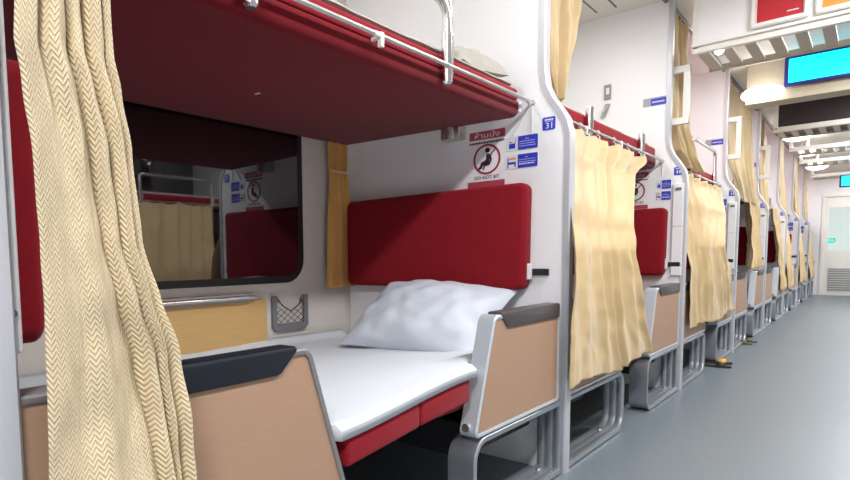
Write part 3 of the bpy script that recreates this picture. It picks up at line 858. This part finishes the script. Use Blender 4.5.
# header with the screen
bm = bmesh.new()
prism(bm, [(6.56,ZC-.001), (6.56,2.40), (6.52,2.335), (6.52,2.30), (6.76,2.30), (6.76,ZC-.001)], 'x', RX0, RX1)
t = tag(obj('ceiling_header', bm, M['cream_plastic']), 'cream header beam across the aisle carrying the cyan screen', 'beam')
def tv(loc, w, h, label):
    t = thing('display_screen', label, 'screen', loc)
    bm = bmesh.new(); box(bm, (0,0,0), (w,.05,h), .005); obj('bezel', bm, M['bezel'], t)
    bm = bmesh.new(); box(bm, (.03,-.003,.025), (w-.03,.002,h-.022)); obj('screen', bm, M['screen'], t)
    bm = bmesh.new(); box(bm, (w*.56,-.005,.03), (w*.80,-.0028,.075)); obj('caption_patch', bm, M['screenblue'], t)
    return t
t = tv((-.652,6.50,2.405), .78, .25, 'cyan display screen hung from the ceiling at upper right')
t = tv((-.52,13.95,2.11), .70, .22, 'small distant cyan display screen near the end door')
bm = bmesh.new(); box(bm, (.3,.01,.22), (.4,.05,.245)); obj('hanger', bm, M['steel'], t)
# glowing lamp
t = thing('ceiling_lamp', 'glowing white dome lamp left of the cyan screen', 'lamp', (-.80,6.47,2.37))
bm = bmesh.new(); bmesh.ops.create_uvsphere(bm, u_segments=28, v_segments=14, radius=1)
for v in bm.verts: v.co = Vector((v.co.x*.16, v.co.y*.085, v.co.z*.072))
obj('diffuser', bm, M['lamp'], t, True)
bm = bmesh.new(); box(bm, (-.10,.04,-.03), (.10,.088,.04), .004); obj('base', bm, M['whitepaint'], t)
t2 = thing('ceiling_lamp', 'bright flush ceiling lamp left of the closed rack', 'lamp', (-1.0,5.35,ZC))
bm = bmesh.new(); box(bm, (-.06,-.25,-.028), (.06,.25,-.008), .006); obj('diffuser', bm, M['lamp'], t2)
bm = bmesh.new(); box(bm, (-.07,-.26,-.010), (.07,.26,-.001), .003); obj('base', bm, M['whitepaint'], t2)
t3 = thing('spot_lamp', 'small round white spot under the closed rack', 'lamp', (-.79,4.47,2.25))
bm = bmesh.new(); bmesh.ops.create_uvsphere(bm, u_segments=16, v_segments=10, radius=.028); obj('bulb', bm, M['lamp'], t3, True)
bm = bmesh.new(); tube(bm, [(0,0,.0), (0,0,.02)], .034, 16); obj('base', bm, M['steel'], t3, True)
for yy, nm in ((9.6,'fifth'), (11.2,'sixth'), (13.2,'seventh')):
    t4 = dup(t, (-.80,yy,2.45), label=f'distant glowing dome lamp above the aisle, {nm} bay')
    t4.rotation_euler = (0,0,0)
    bm = bmesh.new(); box(bm, (-.02,.02,.03), (.02,.06,ZC-2.45-.001)); obj('hanger', bm, M['whitepaint'], t4)

# ceiling tubes over the aisle
LAMPY = [-.75, 1.7, 3.4, 5.6, 7.6, 9.5, 11.0, 12.8, 15.3]
for i, yy in enumerate(LAMPY):
    t = thing('ceiling_light', 'long ceiling light over the aisle ' + (['behind the camera'] + [b_.replace('in ', 'beside ', 1) for b_ in BAY])[i], 'light', (MX/2,yy,ZC), 'aisle ceiling lights')
    bm = bmesh.new(); box(bm, (-.09,-.45,-.03), (.09,.45,-.001), .004); obj('housing', bm, M['whitepaint'], t)
    bm = bmesh.new(); box(bm, (-.075,-.43,-.045), (.075,.43,-.028), .006); obj('diffuser', bm, M['tube'], t)
    la = bpy.data.lights.new('ceiling_light_glow','AREA'); la.shape = 'RECTANGLE'; la.size = .16; la.size_y = .86
    la.energy = 44 if i == 0 else 26; la.color = (1,.99,.985)
    lo = bpy.data.objects.new('ceiling_light_glow', la); COL.objects.link(lo); lo.location = (MX/2,yy,ZC-.05)
for (x,y,z,e) in ((-.80,6.36,2.37,.7), (-1.0,5.35,2.60,1.5)):
    la = bpy.data.lights.new('lamp_glow','POINT'); la.energy = e; la.shadow_soft_size = .06; la.color = (1,.95,.86)
    lo = bpy.data.objects.new('lamp_glow', la); COL.objects.link(lo); lo.location = (x,y,z)

# fill panels added in each bay ceiling to brighten the upper walls
for k in range(8):
    y0 = PF[k]+PT; yy = y0+.75
    t = thing('bay_fill_light', f'added ceiling fill light panel {BAY[k]}', 'light', (-1.62,yy,ZC), 'added bay fill lights')
    bm = bmesh.new(); box(bm, (-.10,-.32,-.025), (.10,.32,-.001), .004); obj('housing', bm, M['whitepaint'], t)
    bm = bmesh.new(); box(bm, (-.085,-.30,-.034), (.085,.30,-.024), .005); obj('diffuser', bm, M['tube'], t)
    la = bpy.data.lights.new('bay_fill_glow','AREA'); la.shape = 'RECTANGLE'; la.size = .17; la.size_y = .6
    la.energy = 6.5; la.color = (1,.99,.985)
    lo = bpy.data.objects.new('bay_fill_glow', la); COL.objects.link(lo); lo.location = (-1.62,yy,ZC-.04)

# ceiling vents in the second bay
for x, nm in ((-1.39,'right'), (-1.52,'left')):
    bm = bmesh.new(); box(bm, (x-.006,3.3,ZC-.003), (x+.006,4.36,ZC-.0005))
    tag(obj('ceiling_slot', bm, M['netgrey']), f'{nm} dark ceiling slot above the second bay', 'vent', 'ceiling slots')

# ------------------------------------------------------------------ across the aisle (seen in the window)
upper_berth(PF[1]+PT, PF[2], 'red upper berth across the aisle, reflected in the window', 'loop', 1)
curtain_rod(PF[1]+PT, PF[2], 'curtain rod across the aisle', 1)
o = curtain('cream curtain across the aisle reflected in the dark window', M['cream2'], [(1.572,2.62,4.0,-1.09), (1.2,2.6,3.95,-1.02), (.8,2.58,3.92,-.93), (.40,2.58,3.92,-.91)], 7, .020, 91, nu=120, nv=60, width=2.4, side=1)
bm = bmesh.new(); prism(bm, fillet([(-.53,0), (.53,0), (.53,.465), (-.53,.465)], .035), 'y', -.085, -.002, .022, 3)
tag(obj('backrest_cushion', bm, M['red'], None, True, (MX+1.64,PF[2],.80)), 'red backrest across the aisle', 'cushion')
bm = bmesh.new(); box(bm, (MX+1.2,2.6,1.672), (MX+2.1,4.4,1.70), .01)
tag(obj('blanket', bm, M['sheet'], None, True), 'white bedding on the upper berth across the aisle', 'bedding')

# ------------------------------------------------------------------ sandals on the floor
def sandal(loc, rz, sole, strap, label):
    t = thing('sandal', label, 'sandal', loc, None, rz)
    out = [(-.13,-.028), (-.125,.028), (-.05,.036), (.03,.042), (.09,.046), (.128,.030), (.138,0), (.125,-.030), (.08,-.044), (.0,-.036), (-.06,-.030)]
    bm = bmesh.new(); prism(bm, fillet(out, .02, 4), 'z', .0005, .022, .004); obj('sole', bm, sole, t, True)
    bm = bmesh.new()
    n = 10; rows = []
    for i in range(n+1):
        a = PI*i/n
        rows.append([bm.verts.new((x, -.043*math.cos(a), .018+.036*math.sin(a))) for x in (.01,.08)])
    for A, B in zip(rows, rows[1:]): bm.faces.new((A[0],A[1],B[1],B[0]))
    t.scale = (.82,.82,.82)
    o = obj('strap', bm, strap, t, True); md = o.modifiers.new('t','SOLIDIFY'); md.thickness = .005
    return t
sandal((-.93,5.62,0), math.radians(8), M['sandal'], M['sandal'], 'black sandal on the floor beyond the third bay seat, nearer the camera')
sandal((-.95,5.80,0), math.radians(12), M['sandal'], M['amber'], 'dark sandal with amber strap on the floor beside the third bay')
sandal((-.99,7.20,0), math.radians(5), M['olive'], M['olive'], 'olive sandal on the floor by the fourth bay, nearer one')
sandal((-.97,7.38,0), math.radians(10), M['olive'], M['olive'], 'olive sandal on the floor by the fourth bay, farther one')

# ------------------------------------------------------------------ world, camera
w = bpy.data.worlds.new('World'); SC.world = w; w.use_nodes = True
w.node_tree.nodes['Background'].inputs[0].default_value = (.05,.05,.06,1); w.node_tree.nodes['Background'].inputs[1].default_value = .3
R = Matrix(((0.73409734,-0.04595473,0.67748746), (0.67892133,0.06865497,-0.73099407), (-0.01292024,0.99658149,0.08159907)))
cd = bpy.data.cameras.new('camera'); cam = bpy.data.objects.new('camera', cd); COL.objects.link(cam)
cd.sensor_fit = 'HORIZONTAL'; cd.sensor_width = 36; cd.lens = 574.957*36/850
cd.shift_x = (425-340)/850; cd.shift_y = (305-240)/850
cd.clip_start = .03; cd.clip_end = 60
cam.matrix_world = Matrix.Translation((0,0,.95)) @ R.to_4x4()
SC.camera = cam
vs = SC.view_settings
vs.view_transform = 'Standard'; vs.look = 'None'; vs.gamma = 1; vs.use_curve_mapping = False
vs.exposure = 0.78
